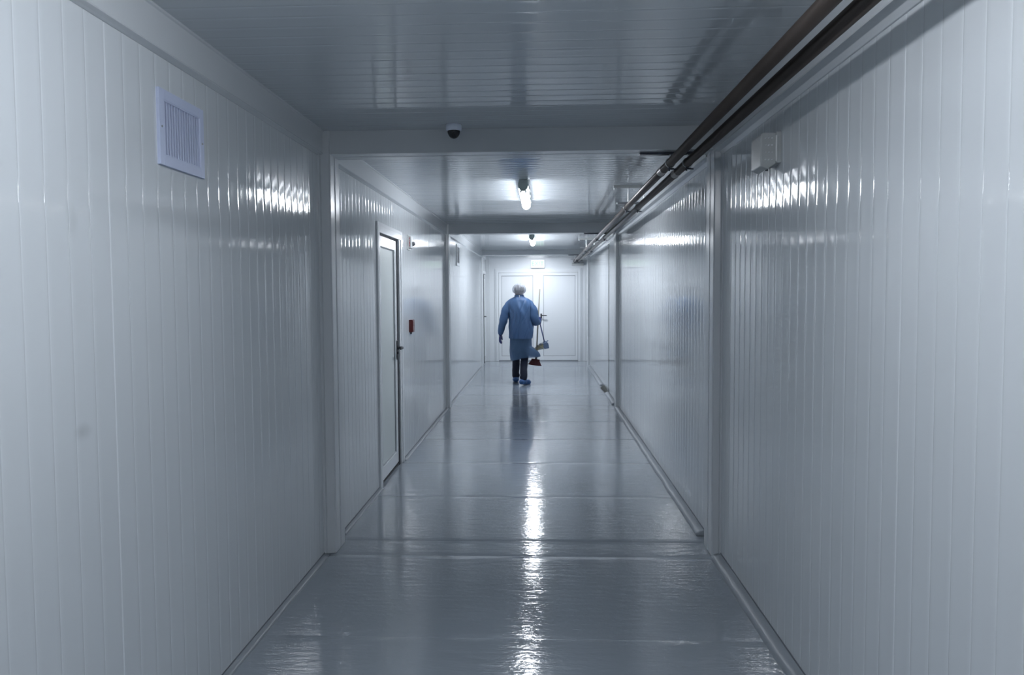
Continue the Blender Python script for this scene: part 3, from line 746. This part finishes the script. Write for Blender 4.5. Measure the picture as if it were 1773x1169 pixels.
# shoe covers
for (c_, rz, hl) in ((FL, radians(4), 0), (FR, radians(-30), .004)):
    mb = MB(); foot(mb, c_, rz, .052, wob=.14, hl=hl)
    mb.limb([(c_[0], c_[1]-.012, .055), (c_[0], c_[1]-.012, .105)], [.058, .046], n=20, wob=.1)
    mb.v = [(v[0], v[1], max(v[2], .0015)) for v in mb.v]
    mb.build('shoe_cover', M['shoec'], P, remesh=.006, lap=1)
# gloves
mb = MB(); hand(mb, LW, LD, (-1, .25, 0), (.25, 1, 0), .35, fat=.0022); mb.limb([LW-LD.normalized()*.045, LW+LD.normalized()*.01], [.034, .031], n=20)
mb.build('glove', M['glove'], P, remesh=.0032, lap=1)
mb = MB(); hand(mb, RW, RD, (.9, -.15, .15), (0, .1, 1), 1.35, fat=.0022, spread=.02); mb.limb([RW-RD.normalized()*.04, RW+RD.normalized()*.01], [.034, .031], n=20)
mb.build('glove', M['glove'], P, remesh=.0032, lap=1)

# ------------------------------------------------------------------ broom and dustpan (held in the right hand)
PX, PY = -.37, 13.2
GY = .163
B = empty('broom', (PX+.29, PY+GY, .30), 'long broom with pale stick and red bristles held upright in the right hand', 'broom')
def rel(mb, o): mb.v = [(v[0]-o[0], v[1]-o[1], v[2]-o[2]) for v in mb.v]; return mb
o = (.29, GY, .30)
rel(MB().tube((.344, GY-.02, 1.598), (.281, GY+.01, .44), .0115, 14), o).build('stick', M['stickw'], B, smooth=True)
rel(MB().tube((.285, GY+.008, .50), (.277, GY+.012, .405), .014, 14, .020), o).build('socket', M['black'], B, smooth=True)
mb = MB(); T = Matrix.Translation((.268, GY+.012, .398)) @ Matrix.Rotation(radians(8), 4, 'Y')
mb.box(-.072, .072, -.022, .022, -.020, .012, T); rel(mb, o).build('head', M['broomred'], B, bevel=.006)
rows = []
for (hw_, hy, z) in ((.070, .018, -.015), (.085, .022, -.04), (.105, .026, -.075), (.118, .028, -.098)):
    ring = []
    for k in range(48):
        th = 2*pi*k/48; sx = abs(cos(th))**.5*(1 if cos(th) >= 0 else -1); sy = abs(sin(th))**.5*(1 if sin(th) >= 0 else -1)
        rr = 1+.02*((k % 2)*2-1)
        ring.append(T @ Vector((hw_*sx*rr, hy*sy*rr, z+(.006*sx*sx if z < -.09 else 0))))
    rows.append(ring)
mb = MB(); mb.rings(rows); rel(mb, o).build('bristles', M['broomred'], B)
D = empty('dustpan', (PX+.36, PY+.12, .58), 'long-handled slate blue dustpan hanging from the right hand beside the gown', 'dustpan')
o = (.36, .12, .58)
rel(MB().tube((.322, .150, 1.115), (.424, .125, .690), .0095, 12), o).build('handle', M['stickb'], D, smooth=True)
T = Matrix.Translation((.40, .12, .635)) @ Matrix.Rotation(radians(-10), 4, 'Y') @ Matrix.Rotation(radians(12), 4, 'Z')
mb = MB()
# scoop: floor, two side walls, back wall; the mouth faces left
L0, L1 = -.185, .065
mb.prism([(L0, -.045), (L1, -.045), (L1, -.040), (L0, -.041)], -.10, .10, lambda a, b, u: T @ Vector((a, u, b)))
for s in (-1, 1):
    mb.prism([(L0+.01, -.045), (L1, -.045), (L1, .055), (-.02, .050), (-.12, .0)], s*.10, s*.096, lambda a, b, u: T @ Vector((a, u, b)))
sc = rel(mb, o).build('scoop', M['pangrey'], D)
mb = MB(); mb.prism([(-.035, .048), (.05, .060), (.074, .035), (.074, -.049), (.0, -.049), (-.02, -.02)], -.103, .103, lambda a, b, u: T @ Vector((a, u, b)))
mb.tube(T @ Vector((.045, -.03, .045)), T @ Vector((.092, -.03, .082)), .008); mb.box(.01, .06, -.02, .02, .045, .075, T)
rel(mb, o).build('back_hood', M['panblue'], D, bevel=.002)
# rag: a crumpled sheet draped over the near rim of the scoop
mb = MB(); NU, NV = 40, 30; vs = []
for a in range(NU+1):
    for b in range(NV+1):
        u = a/NU; v = b/NV; x = -.185+.165*u; rim = min(.055, max(-.02, .0+(x+.12)*.5))+.004
        if v < .5: y = -.035-.075*(v/.5); z = rim-.030*(1-v/.5)+.004
        else: y = -.112; z = rim-(.045+.02*sin(9*u)+.012*sin(23*u+1))*((v-.5)/.5)
        n1 = noise.noise(Vector((u*4, v*3, 1))); n2 = noise.noise(Vector((u*9, v*6, 5)))
        y += -.012*abs(n1)*2-.006*n2-.004; z += .016*n1+.008*n2
        x += .012*noise.noise(Vector((v*5, u*2, 8)))
        vs.append(T @ Vector((x, y, z)))
mb.add(vs, [(a*(NV+1)+b, (a+1)*(NV+1)+b, (a+1)*(NV+1)+b+1, a*(NV+1)+b+1) for a in range(NU) for b in range(NV)])
R_ = empty('cleaning_rag', (PX+.30, PY+.05, .62), 'crumpled beige cleaning rag lying on the dustpan', 'rag')
rag = rel(mb, (.30, .05, .62)).build('cloth', M['rag'], R_, smooth=True)
q = rag.modifiers.new('thick', 'SOLIDIFY'); q.thickness = .004
